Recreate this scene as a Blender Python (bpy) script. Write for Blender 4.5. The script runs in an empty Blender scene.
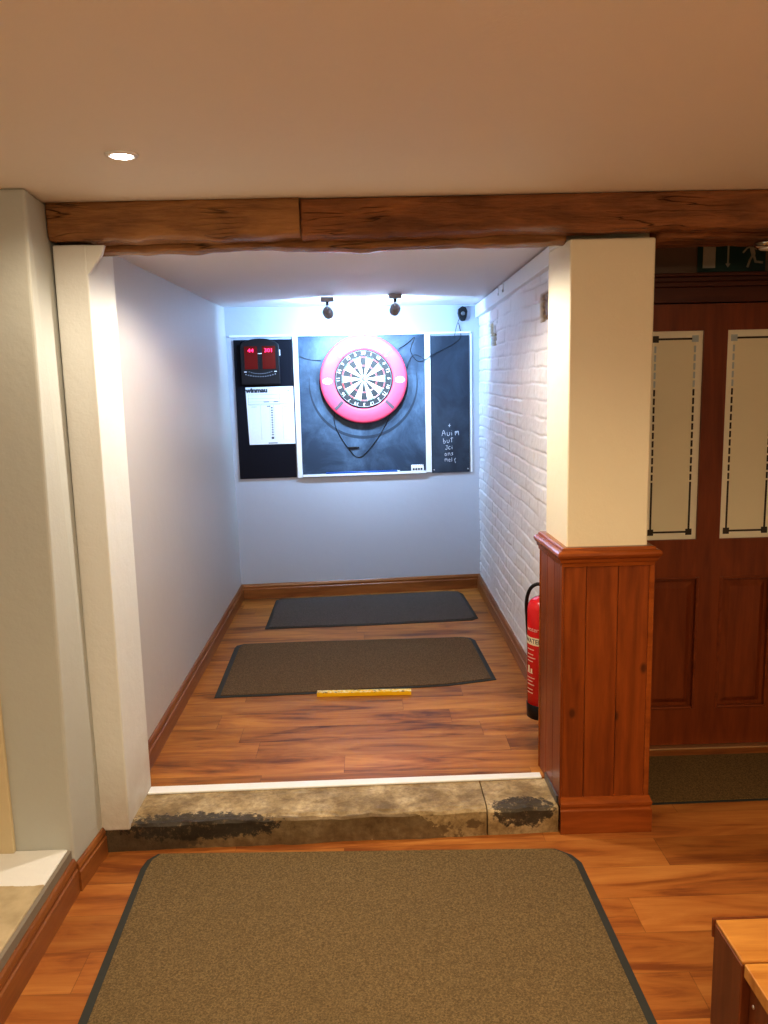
import bpy, bmesh, math, random
from mathutils import Vector, Matrix, noise
import numpy as np
random.seed(7)
SC = bpy.context.scene
COL = SC.collection
PI = math.pi

# ------------------------------------------------------------------ materials
class NT:
    def __init__(s, name):
        s.m = bpy.data.materials.new(name); s.m.use_nodes = True
        s.t = s.m.node_tree; s.n = s.t.nodes; s.l = s.t.links
        s.b = s.n['Principled BSDF']
    def new(s, typ, **kw):
        n = s.n.new(typ)
        for k, v in kw.items(): setattr(n, k, v)
        return n
    def put(s, sock, v):
        if isinstance(v, (int, float)): sock.default_value = v
        elif isinstance(v, (tuple, list)):
            sock.default_value = tuple(v) + ((1,) if len(sock.default_value) == 4 and len(v) == 3 else ())
        else: s.l.new(v, sock)
    def math(s, op, a, b=None, c=None, clamp=False):
        n = s.new('ShaderNodeMath', operation=op, use_clamp=clamp)
        for i, v in enumerate((a, b, c)):
            if v is not None: s.put(n.inputs[i], v)
        return n.outputs[0]
    def comb(s, x, y, z):
        n = s.new('ShaderNodeCombineXYZ')
        for i, v in enumerate((x, y, z)): s.put(n.inputs[i], v)
        return n.outputs[0]
    def obj(s):
        tc = s.new('ShaderNodeTexCoord'); return tc.outputs['Object']
    def pos(s):
        return s.new('ShaderNodeNewGeometry').outputs['Position']
    def sep(s, v):
        n = s.new('ShaderNodeSeparateXYZ'); s.l.new(v, n.inputs[0]); return n.outputs
    def vmul(s, v, k):
        n = s.new('ShaderNodeVectorMath', operation='MULTIPLY'); s.l.new(v, n.inputs[0]); n.inputs[1].default_value = k; return n.outputs[0]
    def vadd(s, v, k):
        n = s.new('ShaderNodeVectorMath', operation='ADD'); s.l.new(v, n.inputs[0]); s.put(n.inputs[1], k); return n.outputs[0]
    def noise(s, v, scale, detail=4, rough=.55, dist=0):
        n = s.new('ShaderNodeTexNoise'); s.l.new(v, n.inputs['Vector'])
        n.inputs['Scale'].default_value = scale; n.inputs['Detail'].default_value = detail
        n.inputs['Roughness'].default_value = rough; n.inputs['Distortion'].default_value = dist
        return n.outputs['Fac']
    def ramp(s, f, stops):
        n = s.new('ShaderNodeValToRGB'); s.l.new(f, n.inputs[0]); e = n.color_ramp.elements
        while len(e) < len(stops): e.new(.5)
        for i, (p, c) in enumerate(stops):
            e[i].position = p; e[i].color = (c if isinstance(c, tuple) else (c, c, c)) + (1,)
        return n.outputs[0]
    def mix(s, f, a, b, mode='MIX'):
        n = s.new('ShaderNodeMix', data_type='RGBA', blend_type=mode)
        s.put(n.inputs[0], f); s.put(n.inputs[6], a); s.put(n.inputs[7], b)
        return n.outputs[2]
    def bump(s, h, strength=.3, dist=.01):
        n = s.new('ShaderNodeBump'); s.l.new(h, n.inputs['Height'])
        n.inputs['Strength'].default_value = strength; n.inputs['Distance'].default_value = dist
        s.l.new(n.outputs[0], s.b.inputs['Normal'])
    def set(s, **kw):
        for k, v in kw.items(): s.put(s.b.inputs[k.replace('_', ' ')], v)
        return s.m

def plain(name, col, rough=.5, metal=0, emit=None, es=1, spec=.5):
    t = NT(name)
    v = t.obj()
    f = t.noise(v, 60, 3)
    c = t.mix(t.math('MULTIPLY', f, .35), col, tuple(x * .7 for x in col))
    t.set(Base_Color=c, Roughness=rough, Metallic=metal)
    t.b.inputs['Specular IOR Level'].default_value = spec
    if emit:
        t.b.inputs['Emission Color'].default_value = (*emit, 1); t.b.inputs['Emission Strength'].default_value = es
    return t.m

def paint(name, col, mott=.08, bumpy=.25, rough=.55, grime=None):
    t = NT(name); p = t.pos()
    f = t.noise(p, 2.2, 5)
    c = t.mix(t.math('MULTIPLY', f, mott * 2), col, tuple(x * .72 for x in col))
    if grime:      # darker scuffs near the foot of the wall
        z = t.sep(p)[2]
        g = t.math('MULTIPLY', t.math('SUBTRACT', grime[0], z, clamp=True), t.noise(p, 9, 5))
        c = t.mix(t.math('MULTIPLY', g, grime[1], clamp=True), c, (.42, .34, .26))
    h = t.math('ADD', t.noise(p, 14, 4), t.math('MULTIPLY', t.noise(p, 120, 3), .25))
    t.bump(h, bumpy, .012)
    return t.set(Base_Color=c, Roughness=rough)

def planks(name, width, length, cA, cB, cC, rough=.34, y0=0):
    t = NT(name); s = t.sep(t.pos()); x, y = s[0], s[1]
    yr = t.math('DIVIDE', t.math('ADD', y, 10 + y0), width)
    row = t.math('FLOOR', yr); fy = t.math('FRACT', yr)
    wn = t.new('ShaderNodeTexWhiteNoise', noise_dimensions='1D'); t.l.new(row, wn.inputs['W'])
    xr = t.math('ADD', t.math('DIVIDE', t.math('ADD', x, 10), length), t.math('MULTIPLY', wn.outputs['Value'], 5))
    colm = t.math('FLOOR', xr); fx = t.math('FRACT', xr)
    w2 = t.new('ShaderNodeTexWhiteNoise', noise_dimensions='2D'); t.l.new(t.comb(row, colm, 0), w2.inputs['Vector'])
    idv = w2.outputs['Value']
    off = t.math('MULTIPLY', idv, 37)
    v1 = t.comb(t.math('ADD', t.math('MULTIPLY', x, 1.1), off), t.math('ADD', t.math('MULTIPLY', y, 6.5), off), off)
    v2 = t.comb(t.math('ADD', t.math('MULTIPLY', x, 3), off), t.math('ADD', t.math('MULTIPLY', y, 55), off), off)
    n1 = t.noise(v1, 1.5, 5, .6, .9); n2 = t.noise(v2, 2, 5, .65)
    f = t.math('ADD', t.math('MULTIPLY', n1, .82), t.math('MULTIPLY', n2, .18))
    c = t.ramp(f, [(.36, cC), (.47, cB), (.66, cA)])
    c = t.mix(1, c, t.ramp(idv, [(0, .84), (1, 1.06)]), 'MULTIPLY')
    seam = t.math('MAXIMUM', t.math('LESS_THAN', fy, .012), t.math('LESS_THAN', fx, .0022))
    c = t.mix(t.math('MULTIPLY', seam, .45), c, (.06, .025, .01))
    r = t.math('ADD', rough - .08, t.math('MULTIPLY', n2, .2))
    t.bump(t.math('SUBTRACT', t.math('MULTIPLY', n2, .3), seam), .18, .004)
    t.b.inputs['Specular IOR Level'].default_value = .28
    return t.set(Base_Color=c, Roughness=r)

def wood(name, cA, cB, axis='z', rough=.32, scale=1, knots=True, cd=(.05, .015, .006), kscale=5):
    t = NT(name); v = t.obj()
    k = {'z': (9, 9, .9), 'x': (.9, 9, 9), 'y': (9, .9, 9)}[axis]
    rnd = t.new('ShaderNodeObjectInfo').outputs['Random']
    vo = t.vadd(v, t.comb(t.math('MULTIPLY', rnd, 13), t.math('MULTIPLY', rnd, 7), t.math('MULTIPLY', rnd, 5)))
    vs = t.vmul(vo, tuple(a * scale for a in k))
    n1 = t.noise(vs, 1.6, 4, .5, 1.2); n2 = t.noise(t.vmul(vs, (3, 3, 3)), 2.5, 5, .6)
    f = t.math('ADD', t.math('MULTIPLY', n1, .7), t.math('MULTIPLY', n2, .3))
    c = t.ramp(f, [(.34, cB), (.62, cA)])
    if knots:
        so = t.sep(vo)
        vk = t.comb(so[{'z': 0, 'x': 1, 'y': 2}[axis]], t.math('MULTIPLY', so[{'z': 2, 'x': 0, 'y': 1}[axis]], .6), 0)
        vn = t.new('ShaderNodeTexVoronoi', voronoi_dimensions='2D'); t.l.new(vk, vn.inputs['Vector']); vn.inputs['Scale'].default_value = kscale
        kn = t.ramp(vn.outputs['Distance'], [(.035, 1.0), (.085, .0)])
        c = t.mix(t.math('MULTIPLY', kn, .8), c, cd)
    t.bump(n2, .08, .003)
    t.b.inputs['Specular IOR Level'].default_value = .35; t.b.inputs['Coat Weight'].default_value = .06; t.b.inputs['Coat Roughness'].default_value = .2
    return t.set(Base_Color=c, Roughness=rough)

def beam_mat(name, cA, cB):
    t = NT(name); v = t.pos()
    n1 = t.noise(t.vmul(v, (1.5, 7, 7)), 1.6, 5, .6, .8); n2 = t.noise(t.vmul(v, (4, 45, 45)), 1.6, 6, .7)
    n3 = t.noise(v, 3.1, 3)
    f = t.math('ADD', t.math('ADD', t.math('MULTIPLY', n1, .45), t.math('MULTIPLY', n2, .25)), t.math('MULTIPLY', n3, .3))
    c = t.ramp(f, [(.38, cB), (.62, cA)])
    cr = t.ramp(t.noise(t.vmul(v, (.8, 13, 13)), 1.2, 3, .5, .5), [(.49, 0.), (.5, 1.), (.51, 0.)])
    cr = t.math('MULTIPLY', cr, t.ramp(t.noise(t.vadd(v, (9, 2, 4)), 3.5, 2), [(.45, 0.), (.58, 1.)]))
    c = t.mix(t.math('MULTIPLY', cr, .8), c, (.03, .012, .004))
    h = t.math('SUBTRACT', t.math('ADD', t.math('MULTIPLY', n1, .8), t.math('MULTIPLY', n2, .7)), t.math('MULTIPLY', cr, 1.2))
    t.bump(h, .8, .02)
    return t.set(Base_Color=c, Roughness=.27)

def carpet(name, col):
    t = NT(name); p = t.pos()
    a = t.noise(p, 160, 3, .85); b = t.noise(p, 3, 4)
    c = t.ramp(a, [(.36, tuple(x * .5 for x in col)), (.64, tuple(x * 1.4 for x in col))])
    c = t.mix(t.math('MULTIPLY', b, .3), c, tuple(x * .75 for x in col))
    t.bump(a, .8, .004)
    t.b.inputs['Specular IOR Level'].default_value = .1
    return t.set(Base_Color=c, Roughness=.95)

M = {}
M['ceil'] = paint('ceiling_paint', (.84, .80, .73), .05, .12, .7)
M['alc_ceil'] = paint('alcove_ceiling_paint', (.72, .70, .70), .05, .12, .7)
M['wall'] = paint('warm_white_paint', (.49, .505, .475), .1, .22, .6)
M['jamb'] = paint('jamb_paint', (.72, .74, .72), .12, .3, .5, (.42, 3.2))
M['alc_wall'] = paint('alcove_white_paint', (.50, .485, .475), .08, .2, .5)
M['back_wall'] = paint('back_wall_paint', (.44, .48, .57), .06, .12, .5)
M['trimw'] = paint('white_gloss_trim', (.80, .82, .84), .04, .08, .4)
M['cream'] = paint('cream_paint', (.80, .74, .57), .06, .15, .5)
M['ochre'] = paint('ochre_paint', (.62, .52, .34), .1, .2, .6)
M['floor'] = planks('laminate_floor', .19, 1.25, (.46, .205, .058), (.34, .125, .032), (.20, .065, .020), .33, .02)
M['floor2'] = planks('alcove_laminate_floor', .172, 1.2, (.52, .24, .055), (.33, .125, .026), (.13, .045, .014), .33, .09)
M['skirt'] = wood('skirting_wood', (.29, .115, .034), (.16, .056, .017), 'y', .3, 1, False)
M['skirtx'] = wood('skirting_wood_across', (.29, .115, .034), (.16, .056, .017), 'x', .3, 1, False)
M['pine'] = wood('stained_pine', (.27, .070, .013), (.14, .032, .007), 'z', .33, 1, True)
M['pinex'] = wood('stained_pine_moulding', (.32, .090, .018), (.20, .05, .010), 'x', .19, 1, False)
M['piney'] = wood('stained_pine_side', (.32, .090, .018), (.20, .05, .010), 'y', .19, 1, False)
M['door'] = wood('door_wood', (.235, .058, .014), (.15, .033, .008), 'z', .35, 1, False)
M['doorx'] = wood('door_rail_wood', (.235, .058, .014), (.15, .033, .008), 'x', .35, 1, False)
M['doord'] = wood('door_frame_wood', (.11, .028, .010), (.06, .014, .006), 'x', .4, 1, False)
M['lobby'] = paint('lobby_shaded_paint', (.20, .13, .085), .1, .15, .6)  # white wall with the beam's shadow painted into its colour
M['bench'] = wood('bench_wood', (.50, .24, .06), (.33, .13, .03), 'x', .3, 1, True, (.09, .03, .01), 4)
M['benchd'] = wood('bench_dark_wood', (.17, .05, .016), (.10, .026, .008), 'z', .35, 1, False)
M['beam'] = beam_mat('hewn_oak', (.46, .23, .080), (.16, .066, .022))
M['beamd'] = beam_mat('hewn_oak_dark', (.38, .155, .050), (.12, .044, .014))
M['carpet'] = carpet('mat_pile_brown', (.172, .124, .064))
M['carpet2'] = carpet('mat_pile_mid', (.150, .10, .056))
M['carpet3'] = carpet('mat_pile_grey', (.12, .10, .085))
M['carpetd'] = carpet('mat_pile_dark', (.16, .105, .045))
M['rubber'] = plain('mat_rubber', (.030, .033, .028), .7)
M['strip'] = plain('white_strip', (.85, .87, .88), .35)
M['black'] = plain('black_plastic', (.010, .010, .013), .4, spec=.3)
M['blackboard'] = plain('black_board', (.008, .008, .014), .6, spec=.15)
M['grey'] = plain('grey_metal', (.20, .21, .23), .35, .6)
M['lgrey'] = plain('brushed_metal', (.42, .43, .46), .35, .3)
M['chrome'] = plain('chrome', (.75, .75, .76), .15, 1)
M['white'] = plain('white_plastic', (.82, .82, .82), .35)
M['paper'] = plain('white_paper', (.84, .87, .90), .6)
M['ink'] = plain('dark_ink', (.03, .035, .05), .6)
M['inkl'] = plain('faint_ink', (.42, .47, .55), .6)
M['red'] = plain('gloss_red', (.62, .018, .022), .22)
M['brass'] = plain('worn_brass', (.62, .45, .25), .35, .8)
M['plinth'] = plain('grey_plinth_paint', (.24, .21, .17), .6)
M['screw'] = plain('steel_screw', (.7, .7, .72), .3, 1)

def slate(name, base, chalk, amt):
    t = NT(name); v = t.obj()
    a = t.noise(v, 3.2, 6, .62, .6); b = t.noise(t.vmul(v, (2, 2, 1)), 14, 5, .6, 1.5)
    f = t.math('MULTIPLY', t.ramp(a, [(.42, 0.), (.72, 1.)]), t.math('ADD', .4, b))
    c = t.mix(t.math('MULTIPLY', f, amt, clamp=True), base, chalk)
    return t.set(Base_Color=c, Roughness=.6)
M['slate'] = slate('chalkboard_face', (.018, .038, .072), (.11, .18, .28), .75)
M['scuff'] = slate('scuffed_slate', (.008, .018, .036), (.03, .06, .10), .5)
M['slated'] = slate('chalkboard_dark_face', (.014, .024, .042), (.10, .14, .20), .35)

def chalk_mat():
    t = NT('chalk'); a = t.noise(t.obj(), 260, 3)
    return t.set(Base_Color=t.ramp(a, [(.35, (.30, .36, .44)), (.6, (.85, .88, .92))]), Roughness=.9)
M['chalk'] = chalk_mat()

def stone_mat():
    t = NT('worn_sandstone'); p = t.pos(); s = t.sep(p)
    n = t.noise(p, 7, 6, .65); m = t.noise(p, 42, 5, .7)
    c = t.ramp(n, [(.34, (.18, .12, .05)), (.5, (.36, .27, .14)), (.64, (.54, .43, .26))])
    c = t.mix(t.ramp(m, [(.35, .55), (.6, 0.)]), c, (.12, .08, .04))
    # front face is mixed darker brown than the tread
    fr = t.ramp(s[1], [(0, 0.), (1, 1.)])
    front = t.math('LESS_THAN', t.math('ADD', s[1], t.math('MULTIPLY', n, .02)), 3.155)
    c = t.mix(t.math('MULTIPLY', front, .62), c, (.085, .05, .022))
    # black worn paint on the nosing
    def blob(cx, cy, cz, rx, ry, rz):
        d = t.math('ADD', t.math('ADD',
            t.math('POWER', t.math('ABSOLUTE', t.math('DIVIDE', t.math('SUBTRACT', s[0], cx), rx)), 2),
            t.math('POWER', t.math('ABSOLUTE', t.math('DIVIDE', t.math('SUBTRACT', s[1], cy), ry)), 2)),
            t.math('POWER', t.math('ABSOLUTE', t.math('DIVIDE', t.math('SUBTRACT', s[2], cz), rz)), 2))
        return t.ramp(t.math('ADD', d, t.math('MULTIPLY', t.math('SUBTRACT', m, .5), 2.6)), [(.72, 1.), (.98, 0.)])
    k = t.math('MAXIMUM', blob(-.72, 3.135, .090, .34, .070, .060), blob(.60, 3.165, .10, .14, .08, .07))
    k = t.math('MULTIPLY', k, t.ramp(t.noise(p, 38, 6, .75), [(.33, .35), (.44, 1.)]))
    k = t.math('MAXIMUM', k, t.math('MULTIPLY', blob(-.98, 3.12, .04, .3, .06, .06), .6))
    c = t.mix(t.math('MULTIPLY', k, .9), c, (.022, .018, .014))
    t.bump(t.math('ADD', n, t.math('MULTIPLY', m, .6)), .6, .012)
    return t.set(Base_Color=c, Roughness=.6)
M['stone'] = stone_mat()

def sill_mat():
    t = NT('sill_paint_on_stone'); p = t.pos(); s = t.sep(p)
    n = t.noise(p, 12, 5)
    w = t.math('GREATER_THAN', t.math('ADD', s[1], t.math('MULTIPLY', n, .05)), 2.665)
    c = t.mix(w, t.ramp(n, [(.3, (.36, .29, .18)), (.7, (.52, .43, .28))]), (.74, .74, .72))
    t.bump(n, .4, .01)
    return t.set(Base_Color=c, Roughness=.6)
M['sill'] = sill_mat()

def brick_mat():
    t = NT('painted_brick'); p = t.pos()
    at = t.new('ShaderNodeAttribute', attribute_name='bare').outputs['Fac']
    jt = t.new('ShaderNodeAttribute', attribute_name='joint').outputs['Fac']
    n = t.noise(p, 6, 5); m = t.noise(p, 70, 4)
    c = t.mix(t.math('MULTIPLY', n, .2), (.80, .80, .82), (.62, .61, .63))
    c = t.mix(t.math('MULTIPLY', jt, .30), c, (.42, .38, .36))
    c = t.mix(at, c, t.ramp(m, [(.35, (.09, .055, .03)), (.65, (.42, .29, .15))]))
    t.bump(m, .3, .004)
    return t.set(Base_Color=c, Roughness=.55)
M['brick'] = brick_mat()

def oche_mat():
    t = NT('worn_yellow_paint'); p = t.pos(); s = t.sep(p)
    n = t.noise(p, 60, 4, .7)
    top = t.math('GREATER_THAN', s[2], .141)
    w = t.math('MULTIPLY', top, t.ramp(n, [(.45, 0.), (.55, 1.)]))
    c = t.mix(w, (.80, .50, .006), (.80, .70, .35))
    c = t.mix(t.math('MULTIPLY', t.math('MULTIPLY', top, t.ramp(t.noise(t.vadd(p, (3, 1, 2)), 45, 3), [(.58, 0.), (.64, 1.)])), .8), c, (.08, .05, .02))
    return t.set(Base_Color=c, Roughness=.45)
M['oche'] = oche_mat()

def frost(name, col, tr):
    t = NT(name); n = t.noise(t.obj(), 5, 3)
    c = t.mix(t.math('MULTIPLY', n, .3), col, tuple(x * .8 for x in col))
    t.b.inputs['Transmission Weight'].default_value = tr
    t.b.inputs['Coat Weight'].default_value = .3
    return t.set(Base_Color=c, Roughness=.4)
M['frost'] = frost('frosted_glass', (.86, .82, .60), .02)
M['frostl'] = frost('etched_glass_border', (.92, .90, .72), .02)
M['clear'] = plain('clear_glass_line', (.05, .035, .02), .15)
M['clearb'] = plain('clear_glass_glint', (.50, .60, .62), .2)
M['green'] = plain('exit_green', (.006, .045, .03), .35)
M['exitw'] = plain('exit_symbol', (.42, .40, .33), .5)
M['digit'] = plain('red_led', (.8, .02, .08), .3, 0, (1, .02, .12), 5)
M['display'] = plain('red_tinted_window', (.07, .004, .006), .12, 0, (.5, .01, .015), .10)
M['lampface'] = plain('lamp_face', (1, .95, .85), .3, 0, (1, .93, .82), 28)
M['spotface'] = plain('spot_lens', (1, 1, 1), .3, 0, (.8, .9, 1), 30)
M['bluepen'] = plain('blue_plastic', (.02, .10, .42), .35)
M['sis_w'] = plain('sisal_cream', (.72, .66, .52), .8)
M['sis_k'] = plain('sisal_black', (.020, .022, .024), .8)
M['sis_r'] = plain('sisal_red', (.50, .02, .02), .8)
M['sis_g'] = plain('sisal_green', (.01, .14, .06), .8)
M['surround'] = plain('surround_red', (.66, .065, .125), .5)
M['surwhite'] = plain('surround_white', (.85, .85, .86), .5)
M['surgrey'] = plain('surround_grey', (.08, .065, .085), .5)
M['wire'] = plain('steel_wire', (.75, .76, .78), .3, .8)
M['label'] = plain('cream_label', (.75, .66, .48), .5)
M['labelt'] = plain('pale_label_print', (.72, .42, .36), .5)

# ------------------------------------------------------------------ geometry helpers
def finish(name, bm, mats, parent=None, smooth=False, bevel=0, seg=2, loc=None, rot=None):
    bmesh.ops.recalc_face_normals(bm, faces=bm.faces)
    me = bpy.data.meshes.new(name); bm.to_mesh(me); bm.free()
    if not isinstance(mats, (list, tuple)): mats = [mats]
    for m in mats: me.materials.append(m)
    o = bpy.data.objects.new(name, me); COL.objects.link(o)
    if parent: o.parent = parent
    if loc is not None: o.location = loc
    if rot is not None: o.rotation_euler = rot
    if smooth:
        for p in me.polygons: p.use_smooth = True
    if bevel:
        b = o.modifiers.new('bevel', 'BEVEL'); b.width = bevel; b.segments = seg; b.limit_method = 'ANGLE'; b.angle_limit = .6
    return o

def box(bm, x0, x1, y0, y1, z0, z1, mi=0):
    vs = [bm.verts.new(p) for p in [(x0,y0,z0),(x1,y0,z0),(x1,y1,z0),(x0,y1,z0),(x0,y0,z1),(x1,y0,z1),(x1,y1,z1),(x0,y1,z1)]]
    for f in [(0,3,2,1),(4,5,6,7),(0,1,5,4),(1,2,6,5),(2,3,7,6),(3,0,4,7)]:
        fc = bm.faces.new([vs[i] for i in f]); fc.material_index = mi
    return vs

def hexa(bm, bot, top, mi=0):           # bottom and top quads given as 3-D points
    n = len(bot)
    b = [bm.verts.new(p) for p in bot]; t = [bm.verts.new(p) for p in top]
    bm.faces.new(b[::-1]).material_index = mi; bm.faces.new(t).material_index = mi
    for i in range(n):
        bm.faces.new((b[i], b[(i+1) % n], t[(i+1) % n], t[i])).material_index = mi

def prism(bm, poly, z0, z1, mi=0):
    hexa(bm, [(x, y, z0) for x, y in poly], [(x, y, z1) for x, y in poly], mi)

def prism_xz(bm, poly, y0, y1, mi=0):
    hexa(bm, [(x, y0, z) for x, z in poly], [(x, y1, z) for x, z in poly], mi)

def tube(bm, pts, r, n=8, mi=0, caps=True):
    pts = [Vector(p) for p in pts]; rings = []
    up = Vector((0, 0, 1))
    for i, p in enumerate(pts):
        d = (pts[min(i+1, len(pts)-1)] - pts[max(i-1, 0)]).normalized()
        if abs(d.dot(up)) > .95: a = d.cross(Vector((1, 0, 0))).normalized()
        else: a = d.cross(up).normalized()
        b = d.cross(a).normalized()
        if i and rings:      # keep the frame from twisting
            pa = (rings[-1][0].co - pts[i-1]).normalized()
            a = (pa - d * pa.dot(d)).normalized(); b = d.cross(a).normalized()
        rr = r[i] if isinstance(r, (list, tuple)) else r
        rings.append([bm.verts.new(p + (a * math.cos(t) + b * math.sin(t)) * rr) for t in [2*PI*k/n for k in range(n)]])
    for i in range(len(rings)-1):
        for k in range(n):
            bm.faces.new((rings[i][k], rings[i][(k+1) % n], rings[i+1][(k+1) % n], rings[i+1][k])).material_index = mi
    if caps:
        bm.faces.new(rings[0][::-1]).material_index = mi; bm.faces.new(rings[-1]).material_index = mi

def lathe(bm, prof, n=32, axis='z', c=(0, 0, 0), mi=0):
    rings = []
    for r, h in prof:
        ring = []
        for k in range(n):
            a = 2*PI*k/n; u, v = r*math.cos(a), r*math.sin(a)
            p = (u, v, h) if axis == 'z' else (u, h, v) if axis == 'y' else (h, u, v)
            ring.append(bm.verts.new((p[0]+c[0], p[1]+c[1], p[2]+c[2])))
        rings.append(ring)
    for i in range(len(rings)-1):
        for k in range(n):
            bm.faces.new((rings[i][k], rings[i][(k+1) % n], rings[i+1][(k+1) % n], rings[i+1][k])).material_index = mi
    bm.faces.new(rings[0]).material_index = mi; bm.faces.new(rings[-1]).material_index = mi

def spline(pts, k=8):
    P = [Vector(p) for p in pts]; out = []
    for i in range(len(P)-1):
        a, b, c, d = P[max(i-1, 0)], P[i], P[i+1], P[min(i+2, len(P)-1)]
        for j in range(k):
            t = j/k
            out.append(.5*((2*b) + (c-a)*t + (2*a-5*b+4*c-d)*t*t + (3*b-a-3*c+d)*t**3))
    out.append(P[-1]); return out

def text(name, body, size, loc, mat, parent=None, align='CENTER', ext=.0006, rot=(PI/2, 0, 0), wrap=None, sx=1, off=0):
    cu = bpy.data.curves.new(name + '_curve', 'FONT'); cu.body = body; cu.size = size; cu.extrude = ext
    cu.offset = off; cu.align_x = align; cu.align_y = 'CENTER'; cu.resolution_u = 3
    tmp = bpy.data.objects.new('tmp', cu); COL.objects.link(tmp)
    dg = bpy.context.evaluated_depsgraph_get()
    me = bpy.data.meshes.new_from_object(tmp.evaluated_get(dg)); me.name = name
    bpy.data.objects.remove(tmp); bpy.data.curves.remove(cu)
    me.materials.clear(); me.materials.append(mat)
    if wrap: 
        for v in me.vertices: v.co = wrap(v.co)
    o = bpy.data.objects.new(name, me); COL.objects.link(o)
    if parent: o.parent = parent
    if not wrap: o.location = loc; o.rotation_euler = rot; o.scale = (sx, 1, 1)
    return o

def empty(name, loc=(0, 0, 0), rz=0, label=None, cat=None, group=None):
    o = bpy.data.objects.new(name, None); COL.objects.link(o)
    o.location = loc; o.rotation_euler = (0, 0, rz); o.empty_display_size = .05
    if label: tag(o, label, cat, group)
    return o
def tag(o, label, cat, group=None):
    o['label'] = label; o['category'] = cat
    if group: o['group'] = group
    return o
def struct(o):
    o['kind'] = 'structure'; return o
def B(name, mat, *boxes, parent=None, bevel=0, **kw):
    bm = bmesh.new()
    for b in boxes: box(bm, *b)
    return finish(name, bm, mat, parent, bevel=bevel, **kw)

S = .12          # alcove floor height above the bar floor
# ------------------------------------------------------------------ room shell
struct(B('floor', M['floor'], (-2.2, 3.2, -2.4, 4.2, -.08, 0)))
struct(B('floor', M['floor2'], (-1.055, .90, 3.40, 6.80, .001, S)))

struct(B('ceiling', M['ceil'], (-2.2, 3.2, -2.4, 4.2, 2.50, 2.58)))
bm = bmesh.new()
hexa(bm, [(-1.25, 3.285, 2.405), (1.0, 3.285, 2.475), (1.0, 6.95, 2.402), (-1.25, 6.95, 2.408)],
         [(-1.25, 3.285, 2.499), (1.0, 3.285, 2.499), (1.0, 6.95, 2.499), (-1.25, 6.95, 2.499)])
struct(finish('ceiling', bm, M['alc_ceil']))

# wall stub and window recess on the left of the bar
bm = bmesh.new()
hexa(bm, [(-1.102, 3.40, 0), (-1.102, 3.115, 0), (-1.13, 2.862, 0), (-1.75, 2.862, 0), (-1.75, 3.40, 0)],
         [(-1.118, 3.40, 2.5), (-1.118, 3.115, 2.5), (-1.092, 2.862, 2.5), (-1.75, 2.862, 2.5), (-1.75, 3.40, 2.5)])
struct(finish('wall_left', bm, M['wall'], bevel=.012, seg=3))
struct(B('trim_recess', M['ochre'], (-1.74, -1.335, 2.842, 2.861, .171, 2.49), bevel=.004))
struct(B('wall_recess', M['wall'], (-1.83, -1.75, .2, 3.4, .0, 2.5)))
struct(B('wall_front_left', M['wall'], (-2.0, -1.16, -1.9, .2, .0, 2.5)))
bm = bmesh.new()
prism(bm, [(-1.148, 2.861), (-1.75, 2.861), (-1.75, .2), (-1.185, .2)], 0, .172)
struct(finish('sill', bm, M['sill'], bevel=.004))
bm = bmesh.new()
prism(bm, [(-1.147, 2.855), (-1.184, .2), (-1.170, .2), (-1.133, 2.855)], 0, .168)
struct(finish('trim_plinth', bm, M['plinth']))

# jamb post of the opening
bm = bmesh.new()
hexa(bm, [(-1.110, 3.112, .095), (-.993, 3.112, .095), (-.985, 3.425, .118), (-1.110, 3.425, .118)],
         [(-1.110, 3.112, 2.358), (-.989, 3.112, 2.358), (-.985, 3.425, 2.404), (-1.110, 3.425, 2.404)])
jm = struct(finish('wall_jamb', bm, M['jamb'], bevel=.006))
bm = bmesh.new()
prism_xz(bm, [(-.992, 2.250), (-.935, 2.325), (-.925, 2.356), (-.992, 2.356)], 3.113, 3.135)
struct(finish('trim_corbel', bm, M['jamb'], bevel=.002))

# alcove walls
bm = bmesh.new()
hexa(bm, [(-1.045, 3.40, S), (-1.045, 6.70, S), (-1.25, 6.70, S), (-1.25, 3.40, S)],
         [(-1.068, 3.40, 2.42), (-1.072, 6.70, 2.42), (-1.25, 6.70, 2.42), (-1.25, 3.40, 2.42)])
struct(finish('wall_alcove_left', bm, M['alc_wall']))
TH = math.atan2(.15, 1.95)
def W(x, z, d=0):           # point on the skewed back wall, d metres towards the bar
    y = 6.55 + (x + 1.05) * .15 / 1.95
    return Vector((x + math.sin(TH) * d, y - math.cos(TH) * d, z))
bm = bmesh.new()
prism(bm, [(-1.25, W(-1.25, 0).y), (1.05, W(1.05, 0).y), (1.05, 6.98), (-1.25, 6.98)], S, 2.45)
struct(finish('wall_back', bm, M['back_wall']))

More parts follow.
